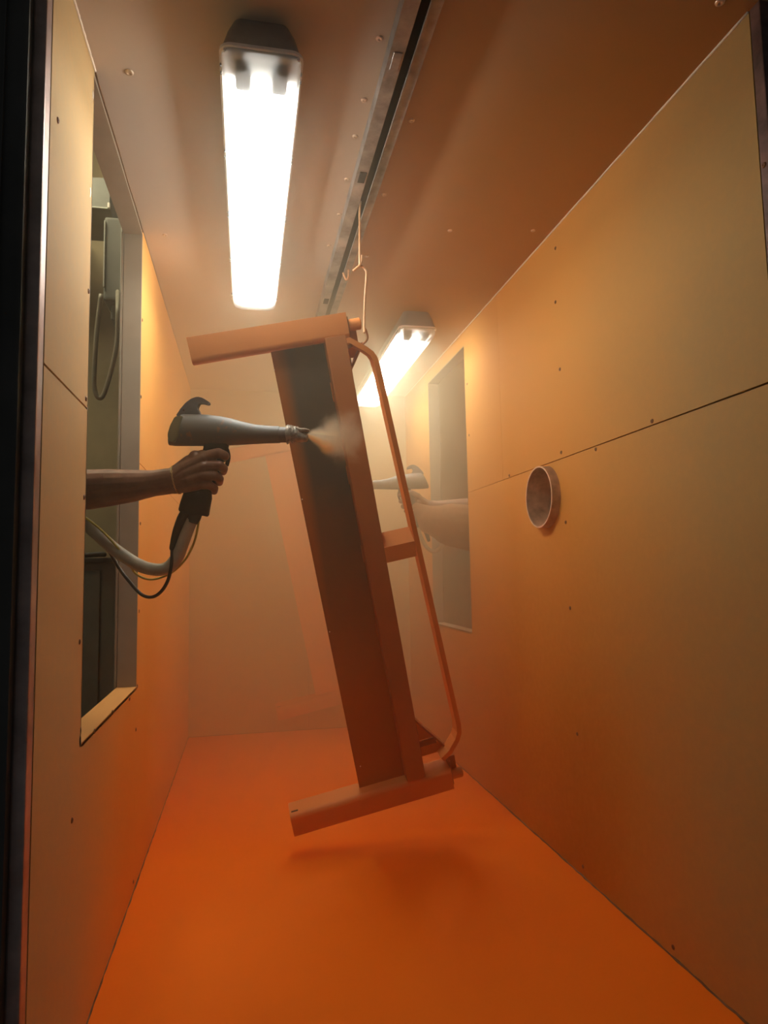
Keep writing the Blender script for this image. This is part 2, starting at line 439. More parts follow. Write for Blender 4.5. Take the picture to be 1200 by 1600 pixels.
t = thing('metal_cabinet', 'dark green grey cabinet low outside the left opening', 'cabinet')
a = Y(128, 872, 2.85); b = Y(190, 1110, 2.85)
obj('body', box(nb(), (a.x - .3, 2.85, -.3), (XL - .08, 3.2, a.z - .02), .006), M['hallbox'], t)
obj('top', box(nb(), (a.x - .32, 2.83, a.z - .02), (XL - .075, 3.22, a.z), .004), M['black'], t)
obj('door', box(nb(), (a.x - .28, 2.842, -.25), (Y(157, 900, 2.85).x, 2.85, a.z - .05), .003), M['hallbox'], t)
bm = tube(nb(), [Y(100, 870, 2.4), Y(162, 866, 2.4), Y(163, 867, 2.84)], .009, 10)
tag(obj('handrail', bm, M['black'], None, True), 'short dark rail outside the left opening beside the hoses', 'rail')

# ------------------------------------------------------------------ overhead rail
RZ = ZC - .034
t = thing('conveyor_rail', 'scuffed grey steel slotted conveyor rail running along the ceiling', 'rail', (.335, 1.0, ZC))
def part_at(name, bm, mat, par, **k):
    o = obj(name, bm, mat, par, **k); o.matrix_parent_inverse = Matrix.Translation(-Vector(par.location)); return o
yr = (1.02, YB)
part_at('left_flange', prism(nb(), [(.288, ZC), (.288, RZ), (.319, RZ), (.319, RZ + .004), (.292, RZ + .004), (.292, ZC)], 1, *yr), M['galv'], t)
part_at('right_flange', prism(nb(), [(.362, ZC), (.362, RZ), (.338, RZ), (.338, RZ + .004), (.358, RZ + .004), (.358, ZC)], 1, *yr), M['galv'], t)
part_at('slot_backing', box(nb(), (.293, yr[0], ZC - .006), (.357, yr[1], ZC - .001)), M['galv_dark'], t)
part_at('slot_lip', box(nb(), (.337, yr[0], RZ - .004), (.3395, yr[1], RZ + .001)), M['galv'], t)
for k in range(7):
    yy = 1.25 + k * .42
    part_at('splice_plate', box(nb(), (.296, yy, RZ - .0015), (.315, yy + .05, RZ + .0005), .001, 1), M['galv_dark'] if k % 2 else M['galv'], t)

# ------------------------------------------------------------------ lamps
emit = bpy.data.materials.new('lit_tube'); emit.use_nodes = True; nt = emit.node_tree; nt.nodes.clear()
e = nt.nodes.new('ShaderNodeEmission'); e.inputs[0].default_value = (*TUBE_COL, 1); e.inputs[1].default_value = TUBE_POWER
nt.links.new(e.outputs[0], nt.nodes.new('ShaderNodeOutputMaterial').inputs[0])
cov = bpy.data.materials.new('clear_lamp_cover'); cov.use_nodes = True; nt = cov.node_tree; nt.nodes.clear()
tr = nt.nodes.new('ShaderNodeBsdfTransparent'); tr.inputs[0].default_value = (.97, .99, 1, 1)
gl = nt.nodes.new('ShaderNodeBsdfGlossy'); gl.inputs['Roughness'].default_value = .15
tl = nt.nodes.new('ShaderNodeBsdfTranslucent'); tl.inputs[0].default_value = (.92, .97, .98, 1)
m1 = nt.nodes.new('ShaderNodeMixShader'); m1.inputs[0].default_value = .30
m2 = nt.nodes.new('ShaderNodeMixShader'); m2.inputs[0].default_value = .04
nt.links.new(tr.outputs[0], m1.inputs[1]); nt.links.new(tl.outputs[0], m1.inputs[2])
nt.links.new(m1.outputs[0], m2.inputs[1]); nt.links.new(gl.outputs[0], m2.inputs[2])
nt.links.new(m2.outputs[0], nt.nodes.new('ShaderNodeOutputMaterial').inputs[0])
def rrect(hx, hy, r, z, n=5):
    out = []
    for cx, cy, a0 in ((hx - r, hy - r, 0), (-hx + r, hy - r, 90), (-hx + r, -hy + r, 180), (hx - r, -hy + r, 270)):
        for k in range(n + 1):
            a = math.radians(a0 + 90 * k / n); out.append(Vector((cx + r * math.cos(a), cy + r * math.sin(a), z)))
    return out
def lamp(cx, cy, L, label):
    hx, hy = .078, L / 2
    t = thing('ceiling_lamp', label, 'lamp', (cx, cy, ZC), 'twin tube lamps on the booth ceiling')
    bm = nb(); section_loft(bm, [rrect(hx - .022, hy - .02, .02, -.001), rrect(hx - .012, hy - .008, .02, -.03), rrect(hx, hy, .022, -.072)])
    obj('housing', bm, M['house'], t, False, True)
    bm = nb(); section_loft(bm, [rrect(hx + .004, hy + .004, .024, -.073), rrect(hx + .004, hy + .004, .024, -.079)])
    obj('rim', bm, M['white'], t, False, True)
    obj('reflector', box(nb(), (-hx + .004, -hy + .004, -.086), (hx - .004, hy - .004, -.0795), .002), M['white'], t)
    for s in (-1, 1):
        o = obj('tube', tube(nb(), [(s * .036, -hy + .075, -.100), (s * .036, hy - .075, -.100)], .011, 12), emit, t, True)
        for q in (-1, 1):
            y = q * (hy - .05)
            obj('tube_holder', box(nb(), (s * .036 - .015, y - .028, -.112), (s * .036 + .015, y + .026, -.086), .005), M['socket'], t)
    bm = nb(); secs = [(hx, hy, .022, -.080), (hx - .001, hy - .001, .022, -.095), (hx - .006, hy - .008, .022, -.108), (hx - .018, hy - .024, .02, -.118), (hx - .038, hy - .05, .02, -.123)]
    rings = [[bm.verts.new(v) for v in rrect(*s)] for s in secs]; n = len(rings[0])
    for a, b in zip(rings, rings[1:]):
        for k in range(n): bm.faces.new((a[k], a[(k + 1) % n], b[(k + 1) % n], b[k]))
    bm.faces.new(rings[-1])
    obj('cover', bm, cov, t, False, True)
    for s in (-1, 1):
        for k in range(5):
            y = -hy + .06 + k * (L - .12) / 4
            for d in (-.011, .011):
                obj('clip', box(nb(), (s * (hx + .002) - .002, y + d - .003, -.084), (s * (hx + .002) + .002, y + d + .003, -.070), .0012, 1), M['socket'], t)
    return t
lamp(.030, 1.86, 1.24, 'bright twin tube lamp on the ceiling over the spray gun')
lamp(.705, 3.26, 1.24, 'bright twin tube lamp on the ceiling behind the workpiece, right of the rail')

# ------------------------------------------------------------------ workpiece
u = nrm((5625, 1222, -1050)); v = Vector((1004, -5000, -1050)); v = (v - v.dot(u) * u).normalized(); wv = u.cross(v)
BU, BV, BW = RC @ u, RC @ v, RC @ wv            # world axes: along channel, down the post, away from the entrance
PO = atY(545, 500, 1.84)                        # front plane passes here
def uv(px, py, wd=0.):
    """pixel -> (u, v) on the plane at depth wd behind the front plane"""
    r = ray(px, py); o = PO + BW * wd
    p = CAM + r * ((o - CAM).dot(BW) / r.dot(BW)); d = p - PO; return d.dot(BU), d.dot(BV)
B4 = Matrix(((BU.x, BV.x, BW.x, PO.x), (BU.y, BV.y, BW.y, PO.y), (BU.z, BV.z, BW.z, PO.z), (0, 0, 0, 1)))
PD = .045
pl = [uv(*q, PD) for q in ((417, 560), (567, 1222))]
PL0 = (pl[0][0] + pl[1][0]) / 2
ps = [uv(*q) for q in ((500, 536), (526, 534), (642, 1208), (677, 1200))]
tl0, tl1, tl2, tl3 = uv(291, 527), uv(540, 488), uv(296, 560), uv(549, 530)
bl0, bl1, bl2, bl3 = uv(452, 1266), uv(709, 1202), uv(460, 1307), uv(710, 1233)
0 and print('WORK', 'plate', pl, 'post', ps, 'top', tl0, tl1, tl2, tl3, 'bot', bl0, bl1, bl2, bl3)
COAT, STEEL = (.72, .24, .055), (.085, .070, .055)
M['coat'] = coat_mat('orange_powder_coat', COAT, STEEL, 'full')
M['coat_bright'] = coat_mat('brightened_powder_coat', (.92, .34, .07), (.6, .2, .05), 'full')  # brighter copy of the coat: lamp light on the gussets is in its colour
M['coat_post'] = coat_mat('thin_orange_powder_coat', (.52, .17, .045), (.12, .065, .035), 'post')  # thin coat, darkened as well for the shade low on the post
M['coat_plate'] = coat_mat('half_coated_steel', (.40, .12, .02), (.055, .048, .033), 'plate')  # coat tone darkened: shade on the recessed plate is put into it
CD = .075                                       # channel depth
def channel_profile(h, flip, r=.017):
    """(v, w) outline: outer edge sharp, inner front edge rounded; flip=-1 for the lower channel"""
    pts = [(0, .0), ]
    n = 6
    for k in range(n + 1):
        a = math.pi / 2 * k / n; pts.append((h - r + r * math.sin(a), r - r * math.cos(a)))
    pts += [(h, CD), (h - .004, CD), (h - .004, r + .002), (h - r, .004), (.004, .004), (.004, CD), (0, CD)]
    return pts if flip > 0 else [(-a, b) for a, b in pts]
def along_u(bm, prof, u0, u1, v0):
    a = [bm.verts.new((u0, v0 + p[0], p[1])) for p in prof]; b = [bm.verts.new((u1, v0 + p[0], p[1])) for p in prof]; n = len(prof)
    bm.faces.new(a); bm.faces.new(b[::-1])
    for k in range(n): bm.faces.new((a[k], b[k], b[(k + 1) % n], a[(k + 1) % n]))
    return bm
TV0 = (tl0[1] + tl1[1]) / 2; BV1 = (bl2[1] + bl3[1]) / 2
UA = (tl0[0] + bl2[0]) / 2; UB = (tl1[0] + bl3[0]) / 2
CHH = .072
TU0, TU1 = tl0[0], tl1[0]; LU0, LU1 = bl2[0], bl3[0]
PU0, PU1 = (ps[0][0] + ps[2][0]) / 2, (ps[1][0] + ps[3][0]) / 2
barpts = [uv(*q) for q in ((531, 535), (546, 531), (581, 552), (591, 574), (710, 1102), (718, 1146), (704, 1176), (692, 1188))]
0 and print('BAR', barpts)
def workpiece(label, mplate, mpost, mcoat):
    t = thing('hanging_workpiece', label, 'metal frame', (0, 0, 0), 'steel frames hanging from the rail')
    t.matrix_world = B4
    obj('top_channel', along_u(nb(), channel_profile(CHH, 1), TU0, TU1, TV0), mcoat, t, False, True)
    low = obj('bottom_channel', along_u(nb(), channel_profile(CHH, -1), LU0, LU1, BV1), mcoat, t, False, True)
    vi0, vi1 = TV0 + CHH - .006, BV1 - CHH + .006
    o = obj('side_plate', box(nb(), (PL0, vi0, PD), (PU0 + .03, vi1, PD + .004)), mplate, t)
    obj('post', box(nb(), (PU0, vi0 - .006, .0005), (PU1, vi1 - .004, PD), .002, 1), mpost, t)
    # weld beads down the inner edge of the post
    for q in range(5):
        vv = vi0 + .12 + q * .25
        pts = [(PU0 - .001, vv + k * .008, PD - .004 + random.uniform(-.001, .001)) for k in range(8)]
        obj('weld', tube(nb(), pts, .0022, 6), mpost, t, True)
    # bent guard bar: flat bar, deep in w
    P = [Vector((a, b, 0)) for a, b in barpts]
    P = [P[0] + (P[0] - P[1]) * .3] + spline(P[1:4], 3) + spline(P[4:7], 3) + [P[7]]
    bm = nb(); rings = []; hw = .0078
    for i, p in enumerate(P):
        a = P[max(i - 1, 0)]; b = P[min(i + 1, len(P) - 1)]; d = (b - a).normalized(); n = Vector((-d.y, d.x, 0))
        rings.append([bm.verts.new(p + n * hw + Vector((0, 0, .002))), bm.verts.new(p - n * hw + Vector((0, 0, .002))), bm.verts.new(p - n * hw + Vector((0, 0, .05))), bm.verts.new(p + n * hw + Vector((0, 0, .05)))])
    for a, b in zip(rings, rings[1:]):
        for k in range(4): bm.faces.new((a[k], a[(k + 1) % 4], b[(k + 1) % 4], b[k]))
    bm.faces.new(rings[0]); bm.faces.new(rings[-1]); bmesh.ops.recalc_face_normals(bm, faces=bm.faces)
    es = [e for e in bm.edges if abs(e.verts[0].co.z - e.verts[1].co.z) < 1e-4 and (e.verts[0].co - e.verts[1].co).length > .001]
    obj('guard_bar', bm, mcoat, t)
    # middle bracket: folded plate between post and bar
    c0 = uv(602, 857); c1 = uv(646, 845); c2 = uv(606, 880); c3 = uv(650, 869)
    vm = (c0[1] + c1[1]) / 2; vb = (c2[1] + c3[1]) / 2; ub = max(c1[0], c3[0]) + .003
    prof = [(vm - vm, .002), (vb - vm, .002), (vb - vm, .006), (.004, .006), (-.036, .045), (-.039, .042)]
    obj('middle_bracket', along_u(nb(), prof, PU1 - .002, ub, vm), mcoat, t)
    # corner gussets with a slot, on the rear side
    for s, qa, qb, vv in ((1, (566, 537), (539.5, 597), TV0 + CHH - .01), (-1, (704, 1169), (660, 1131), BV1 - CHH + .01)):
        A, B = Vector(uv(*qa, .068)), Vector(uv(*qb, .068)); D = (B - A).normalized()
        top = A; end = B + D * .05; N = Vector((D.y * s, -D.x * s)).normalized()
        if N.x > 0: N = -N
        ul = PU1 - .03
        def edge(f): return top.lerp(end, f)
        for f0, f1 in ((0, .25), (.38, 1)):                # two webs leave the slot open
            e0, e1 = edge(f0), edge(f1)
            prism(bm := nb(), [(ul - .01, e0.y), (e0.x, e0.y), (e1.x, e1.y), (ul - .01, e1.y)], 2, .068, .071)
            obj('gusset', bm, M['coat_bright'], t)
        q = [top, end, end + N * .006, top + N * .006]
        obj('gusset_flange', prism(nb(), [tuple(x) for x in q], 2, .040, .071), mpost, t)
        e0 = edge(.315)
        obj('gusset_rib', box(nb(), (ul, e0.y - .009, .058), (e0.x - .012, e0.y + .009, .066)), mpost, t)
    # end plates, pivot bosses and tabs on the outer ends
    for s, ue, ve in ((1, TU1, TV0), (-1, LU1, BV1)):
        obj('end_plate', box(nb(), (ue, min(ve + s * .012, ve + s * .098), .006), (ue + .004, max(ve + s * .012, ve + s * .098), CD), .001, 1), mpost, t)
        c = ve + s * .035
        ring = [Vector((0, c + .017 * math.cos(k * math.pi / 10), .030 + .017 * math.sin(k * math.pi / 10))) for k in range(20)]
        rg2 = [Vector((0, c + .014 * math.cos(k * math.pi / 10), .030 + .014 * math.sin(k * math.pi / 10))) for k in range(20)]
        bm = nb(); section_loft(bm, [[q + Vector((ue + .003, 0, 0)) for q in ring], [q + Vector((ue + .040, 0, 0)) for q in ring], [q + Vector((ue + .043, 0, 0)) for q in rg2]])
        obj('pivot_boss', bm, mcoat, t, False, True)
        obj('pivot_tab', box(nb(), (ue + .003, min(ve + s * .04, ve + s * .095), .036), (ue + .028, max(ve + s * .04, ve + s * .095), .042), .001, 1), mpost, t)
    # small bolt holes with bright edges on the plate
    for q in ((428, 578), (472, 780), (515, 987), (563, 1197)):
        a, b = uv(*q, PD)
        bm = nb(); bmesh.ops.create_cone(bm, cap_ends=True, segments=10, radius1=.0022, radius2=.0018, depth=.002, matrix=Matrix.Translation((a, b, PD - .001)))
        obj('rivet', bm, M['bead'], t)
    # slot at the open end of the lower channel
    a, b = LU0 + .006, BV1 - CHH
    obj('end_notch', box(nb(), (a, b - .0006, .020), (a + .022, b + .001, .027)), M['screw_dark'], low)
    return t
wp = workpiece('tilted half-coated steel frame being sprayed, hanging in front', M['coat_plate'], M['coat_post'], M['coat'])
def copy_tree(o, parent=None):
    c = o.copy(); COL.objects.link(c)
    if parent is not None: c.parent = parent
    for ch in list(o.children):
        if ch.name != c.name: copy_tree(ch, c)
    return c
wp2 = copy_tree(wp)
wp2['label'] = 'orange coated steel frame hanging in the haze behind the front frame'
for ch in wp2.children:
    if ch.name.split('.')[0] in ('side_plate', 'post'):
        ch.data = ch.data.copy(); ch.data.materials.clear(); ch.data.materials.append(M['coat_bright'])
wp2.matrix_world = Matrix.Translation((.03, 1.72, 0)) @ B4

# ------------------------------------------------------------------ hooks
def hang(label, Yd, pts_top, pts_low):
    t = thing('wire_hook', label, 'hook', tuple(pts_top[0]), 'wire hooks hanging from the rail')
    o = obj('upper_wire', tube(nb(), spline([Vector(p) - t.location for p in pts_top], 5), .0032, 8), M['wire'], t, True)
    if pts_low: obj('lower_wire', tube(nb(), spline([Vector(p) - t.location for p in pts_low], 5), .0032, 8), M['wire'], t, True)
    return t
hy = 1.842
top = atZ(562, 318, RZ + .02)
A = lambda x, y, d=0: atY(x, y, hy + d)
hang('orange wire hook joined in two pieces, holding the front frame', 0,
     [Vector((top.x, hy, ZC - .015)), A(562, 330), A(562, 370), A(562, 405), A(562, 414), A(558, 418), A(552, 423)],
     [A(565, 399), A(565, 407), A(562, 416, .004), A(566, 416, .008), A(571, 422, .008), A(572.5, 430), A(570, 470), A(569, 505), A(569.5, 520, -.02), A(574, 512, -.02), A(573.5, 526, -.01), A(569, 534, 0), A(566, 535, .015)][:9] + [A(570, 513, -.004), A(573, 520, 0), A(574.5, 528, .008), A(571, 534, .016), A(567, 537, .024)])
hy2 = 2.25
B_ = lambda x, y, d=0: atY(x, y, hy2 + d)
hang('empty thin wire hook hanging from the rail behind the first hook', 0,
     [Vector((B_(545, 380).x, hy2, ZC - .015)), B_(545, 380), B_(545, 410), B_(544, 433), B_(541, 437), B_(539, 434), B_(536, 426)], None)
# hook of the second frame: same as the first, set back with it
src = [o for o in COL.objects if o.name == 'wire_hook'][0]
h3 = copy_tree(src); h3.location = Vector(src.location) + Vector((.03, 1.72, 0))
h3['label'] = 'wire hook holding the rear frame, hidden in the haze by the front frame'

# ------------------------------------------------------------------ round port
t = thing('round_port', 'round open pipe port sticking out of the orange right wall', 'pipe', tuple(PC))
def ringtube(r0, r1, x0, x1, n=48):
    bm = nb(); R = []
    for r, x in ((r0, x0), (r1, x0), (r1, x1), (r0, x1)):
        R.append([bm.verts.new((x, r * math.cos(2 * math.pi * k / n), r * math.sin(2 * math.pi * k / n))) for k in range(n)])
    for a, b in zip(R, R[1:] + R[:1]):
        for k in range(n): bm.faces.new((a[k], a[(k + 1) % n], b[(k + 1) % n], b[k]))
    return bm
obj('pipe', ringtube(PR - .005, PR - .001, -.028, .20), M['pipe'], t, False, True)
obj('rim', ringtube(PR - .0055, PR - .001, -.0295, -.0275), M['rimw'], t, False, True)
bm = nb(); bmesh.ops.create_cone(bm, cap_ends=True, segments=48, radius1=PR - .004, radius2=PR - .004, depth=.01, matrix=Matrix.Translation((.10, 0, 0)) @ Matrix.Rotation(math.pi / 2, 4, 'Y'))
obj('inner_cap', bm, M['pipe'], t)
obj('seam', box(nb(), (-.02, PR - .0085, -.05), (.095, PR - .0055, -.045)), M['rimw'], t)

# ------------------------------------------------------------------ spray gun, hand and cables (local frame: x forward, y up, z towards the entrance)
GD = 1.70
GO = atY(320, 740, GD)
EX, EY, EZ = RC @ Vector((1, 0, 0)), RC @ Vector((0, 1, 0)), RC @ Vector((0, 0, 1))
G4 = Matrix(((EX.x, EY.x, EZ.x, GO.x), (EX.y, EY.y, EZ.y, GO.y), (EX.z, EY.z, EZ.z, GO.z), (0, 0, 0, 1)))
depth_c = -(RC.transposed() @ (GO - CAM)).z
K = depth_c / F
def L(px, py, c=0.):
    """photo point at the gun's distance, c metres nearer the entrance"""
    k = (depth_c - c) / F
    return Vector((((px - 600) * k - (320 - 600) * K), (-(py - 800) * k + (740 - 800) * K), c))
def ell(px, top, bot, depth, c0=0., n=20, tilt=0.):
    a, b = L(px, top, c0), L(px, bot, c0); cy = (a.y + b.y) / 2; h = abs(a.y - b.y) / 2; out = []
    for k in range(n):
        t = 2 * math.pi * k / n; yy = math.sin(t) * h
        out.append(Vector(((a.x + b.x) / 2 + tilt * yy, cy + yy, c0 + math.cos(t) * depth)))
    return out
def spray_gun():
    t = thing('spray_gun', 'dark grey powder spray gun with top hook, held by the arm at the left opening', 'spray gun', (0, 0, 0), 'powder spray guns')
    t.matrix_world = G4
    S = [(272, 651, 693, .020, .42), (275, 647, 696, .027, .42), (282, 646.5, 697, .030, .30), (300, 647, 697, .031, .12), (325, 648, 697, .031, 0), (345, 650.5, 696.5, .029, 0), (362, 654, 696, .026, 0), (380, 659, 695, .024, 0), (398, 663, 694, .022, 0), (415, 665, 693, .0215, 0), (437, 666, 692.5, .0212, 0), (437.5, 667, 691.5, .0205, 0), (450, 667, 691.5, .0205, 0)]
    bm = nb(); section_loft(bm, [ell(a, b, c, d, 0, 24, e) for a, b, c, d, e in S]); obj('barrel', bm, M['gun'], t, False, True)
    bm = nb(); section_loft(bm, [ell(271.2, 653, 691, .0185, 0, 24, .42), ell(270, 655, 689, .016, 0, 24, .42)])
    obj('rear_display', bm, M['gunface'], t, False, True)
    # wrapped tape and nozzle
    bm = nb(); secs = []
    for k in range(13):
        px = 448 + k * 1.5; j = 1.1 * (k % 2) + random.uniform(0, .8)
        secs.append([p + Vector((random.uniform(-1, 1), random.uniform(-1, 1), random.uniform(-1, 1))) * .0012 for p in ell(px, 664.5 - j + k * .25, 693 + j - k * .35, .0215 - k * .0005, 0, 18)])
    section_loft(bm, secs); obj('tape_wrap', bm, M['foil'], t, False, True)
    bm = nb(); section_loft(bm, [ell(464, 669, 690, .016, 0, 14), ell(470, 672, 691, .013, 0, 14), ell(478, 678, 691, .010, 0, 14), ell(481, 680, 688, .006, 0, 14)])
    for vx in bm.verts: vx.co += Vector((random.uniform(-1, 1), random.uniform(-1, 1), random.uniform(-1, 1))) * .0011
    obj('nozzle', bm, M['foil'], t, False, True)
    bm = nb(); section_loft(bm, [ell(463, 667, 675, .010, .004, 10), ell(470, 668.5, 677, .009, .004, 10), ell(477, 669, 675, .006, .004, 10), ell(484, 671, 674, .002, .004, 10)])
    for vx in bm.verts: vx.co += Vector((random.uniform(-1, 1), random.uniform(-1, 1), random.uniform(-1, 1))) * .0009
    obj('nozzle_tab', bm, M['foil'], t, False, True)
    # hanging hook on top
    ol = [(276, 650), (283, 640), (291, 630), (300, 623.5), (309, 620.5), (317, 622), (323, 625.5), (328.5, 629.5), (327.5, 633.5), (321, 632.5), (315, 630), (311.5, 630.5), (308, 638), (311, 641), (314.5, 649), (296, 652)]
    bm = nb(); prism(bm, [(L(*p).x, L(*p).y) for p in ol], 2, -.009, .009)
    bmesh.ops.bevel(bm, geom=list(bm.edges), offset=.0018, segments=2, affect='EDGES')
    obj('hanging_hook', bm, M['gunlever'], t, False, True)
    bm = nb(); bmesh.ops.create_cone(bm, cap_ends=True, segments=12, radius1=.0025, radius2=.0025, depth=.002, matrix=Matrix.Translation(L(287, 641, .0095)))
    obj('hook_screw', bm, M['screw_dark'], t)
    # handle
    H = [(338, 694, 20, .015), (337, 703, 18.5, .0155), (330, 722, 18, .016), (321, 745, 18, .0165), (312, 768, 18.5, .017), (309, 775, 22, .018), (305, 790, 23, .019), (303, 800, 23.5, .019), (302.5, 803, 22, .017)]
    bm = nb(); secs = []
    for px, py, hw, dz in H:
        c = L(px, py); hh = hw * K
        secs.append([c + Vector((hh * (abs(math.cos(a)) ** .7) * (1 if math.cos(a) > 0 else -1), -.20 * hh * math.cos(a) * (1 if py > 700 else 0), dz * (abs(math.sin(a)) ** .7) * (1 if math.sin(a) > 0 else -1))) for a in [2 * math.pi * k / 20 for k in range(20)]])
    section_loft(bm, secs); obj('handle', bm, M['gunblack'], t, False, True)
    obj('trigger', tube(nb(), spline([L(352, 697), L(356, 706), L(357, 716), L(354, 728)], 4), .005, 8), M['gunblack'], t, True)
    obj('strain_relief', tube(nb(), spline([L(291, 800, .006), L(284, 812, .006), L(276, 832, .006), L(270, 855, .006), L(268.5, 860, .006)], 4), [.0135, .0138, .0138, .0136, .0132, .0128, .0122, .0116, .011, .0104, .0098, .009, .0084, .0076, .007, .0062, .0055], 10), M['gunblack'], t, True)
    obj('hose_fitting', tube(nb(), [L(306, 800), L(302, 811), L(300, 816)], [.017, .017, .016], 14), M['gunblack'], t, True)
    return t
gun = spray_gun()
# slanted olive cheek plate
cp = [(290, 652), (284, 684), (277, 693.5), (269, 691), (268, 680), (272, 667), (279, 653.5)]
def cheek(t):
    bm = nb(); vs = []
    prism(bm, [(L(*p).x, L(*p).y) for p in cp], 2, .016, .0325)
    bmesh.ops.bevel(bm, geom=list(bm.edges), offset=.002, segments=2, affect='EDGES')
    o = obj('side_cover', bm, M['gunface'], t, False, True); return o
cheek(gun)

def capsules(name, chains, mat, parent, vox=.002, smooth=3, tall=1.):
    """one continuous surface grown around chains of (point, radius)"""
    bm = nb()
    for ch in chains:
        for (p, r), (q, s) in zip(ch, ch[1:]):
            p, q = Vector(p), Vector(q); n = max(2, int((q - p).length / (min(r, s) * .25)))
            tube(bm, [p.lerp(q, k / n) for k in range(n + 1)], [r + (s - r) * k / n for k in range(n + 1)], 16)
        for p, r in ch: bmesh.ops.create_uvsphere(bm, u_segments=16, v_segments=12, radius=r, matrix=Matrix.Translation(p))
    o = obj(name, bm, mat, parent)
    md = o.modifiers.new('r', 'REMESH'); md.mode = 'VOXEL'; md.voxel_size = vox; md.use_smooth_shade = True
    ms = o.modifiers.new('s', 'SMOOTH'); ms.factor = .5; ms.iterations = smooth
    baked(o)
    for p in o.data.polygons: p.use_smooth = True
    return o
def arm(label):
    C = .012                                    # back of the hand lies a little in front of the handle
    ch = []
    # forearm as two overlapping bundles (wider than deep), continuing out of the opening to elbow and upper arm
    el = L(78, 770, -.03)
    ch.append([(L(266, 747, .012), .0250), (L(240, 752, .010), .0275), (L(205, 755, .004), .0335), (L(170, 757, -.004), .0385), (L(137, 760, -.012), .0425), (L(105, 764, -.022), .0450), (el, .0440), (el + Vector((-.05, .10, .0)), .048), (el + Vector((-.10, .24, .0)), .058)])
    ch.append([(L(268, 757, .010), .0235), (L(240, 759, .006), .0265), (L(205, 766, .0), .030), (L(170, 770, -.006), .034), (L(137, 774, -.012), .036)])
    # back of the hand and heel
    ch.append([(L(268, 750, .012), .0235), (L(290, 732, .018), .0190), (L(318, 716, .020), .0150)])
    ch.append([(L(270, 752, .012), .0235), (L(292, 740, .020), .0185), (L(317, 729, .024), .0145)])
    ch.append([(L(272, 755, .010), .0220), (L(295, 749, .020), .0180), (L(315, 744, .024), .0140)])
    ch.append([(L(273, 760, .008), .0190), (L(293, 759, .016), .0165), (L(309, 758, .021), .0130)])
    ch.append([(L(280, 742, -.004), .018), (L(296, 738, -.012), .015), (L(300, 752, -.006), .016)])
    # fingers: knuckle, along the side of the grip, round its front, tip on the far side
    fg = [  # knuckle, mid joint, front curl, tip
        [(318, 714, .018, .0140), (341, 708, .020, .0128), (351, 712, .010, .0115), (354, 716, -.008, .0090), (343, 719, -.019, .0080)],
        [(317, 729, .024, .0132), (342, 727, .022, .0122), (349, 732, .010, .0115), (349, 737, -.010, .0092), (334, 738, -.022, .0082)],
        [(315, 743, .025, .0126), (335, 743, .023, .0116), (343, 748, .011, .0108), (343, 754, -.009, .0090), (328, 753, -.022, .0080)],
        [(309, 757, .021, .0118), (327, 758, .021, .0106), (335, 763, .011, .0100), (335, 768, -.008, .0082), (322, 767, -.021, .0074)]]
    for f in fg: ch.append([(L(a, b, c), r) for a, b, c, r in f])
    ch.append([(L(305, 714, .014), .0165), (L(306, 735, .018), .0175), (L(300, 755, .014), .0165)])
    ch.append([(L(272, 742, .008), .0200), (L(296, 722, .010), .0175), (L(316, 711, .012), .0135)])
    # thumb on the far side of the grip
    ch.append([(L(284, 742, -.008), .0155), (L(302, 722, -.024), .0125), (L(322, 712, -.030), .0108), (L(341, 712, -.029), .0090)])
    p = thing('person', label, 'person', (0, 0, 0)); p.matrix_world = G4
    o = capsules('arm_and_hand', ch, M['skin'], p, .0020, 3)
    for a, b, c, r in [f[4] for f in fg] + [(341, 712, -.029, .009)]:
        bm = nb(); bmesh.ops.create_uvsphere(bm, u_segments=10, v_segments=6, radius=.0062, matrix=Matrix.Translation(L(a, b, c - r * .75)) @ Matrix.Diagonal((1.15, .85, .4, 1)))
        obj('fingernail', bm, M['rimw'], p, True)
    s = obj('shirt_sleeve', tube(nb(), [el + Vector((-.062, .125, 0)), el + Vector((-.11, .26, 0)), el + Vector((-.13, .32, 0))], [.066, .078, .084], 24), M['shirt'], p, True)
    return p
pers = arm('person outside the left opening, bare forearm with gold chain, gripping the front spray gun')
# bracelet of links
def bracelet(par):
    c0, c1 = L(270.5, 728, .012), L(280, 771, .012)
    cen = (c0 + c1) / 2 + Vector((0, 0, -.003)); ax = (c1 - c0).normalized(); hr = (c1 - c0).length / 2 + .0005
    bm = nb(); n = 44
    for k in range(n):
        t = 2 * math.pi * k / n; p = cen + ax * (math.cos(t) * hr) + Vector((0, 0, 1)) * (math.sin(t) * .0325)
        tan = (ax * (-math.sin(t) * hr) + Vector((0, 0, 1)) * (math.cos(t) * .0325)).normalized()
        m = Matrix.Translation(p) @ tan.to_track_quat('X', 'Y').to_matrix().to_4x4() @ Matrix.Rotation(math.pi / 2 * (k % 2) + .5, 4, 'X')
        pts = [m @ Vector((.0034 * math.cos(a), .0019 * math.sin(a), 0)) for a in [2 * math.pi * j / 8 for j in range(9)]]
        tube(bm, pts, .0007, 5, False)
    return obj('bracelet', bm, M['gold'], par, True)
bracelet(pers)

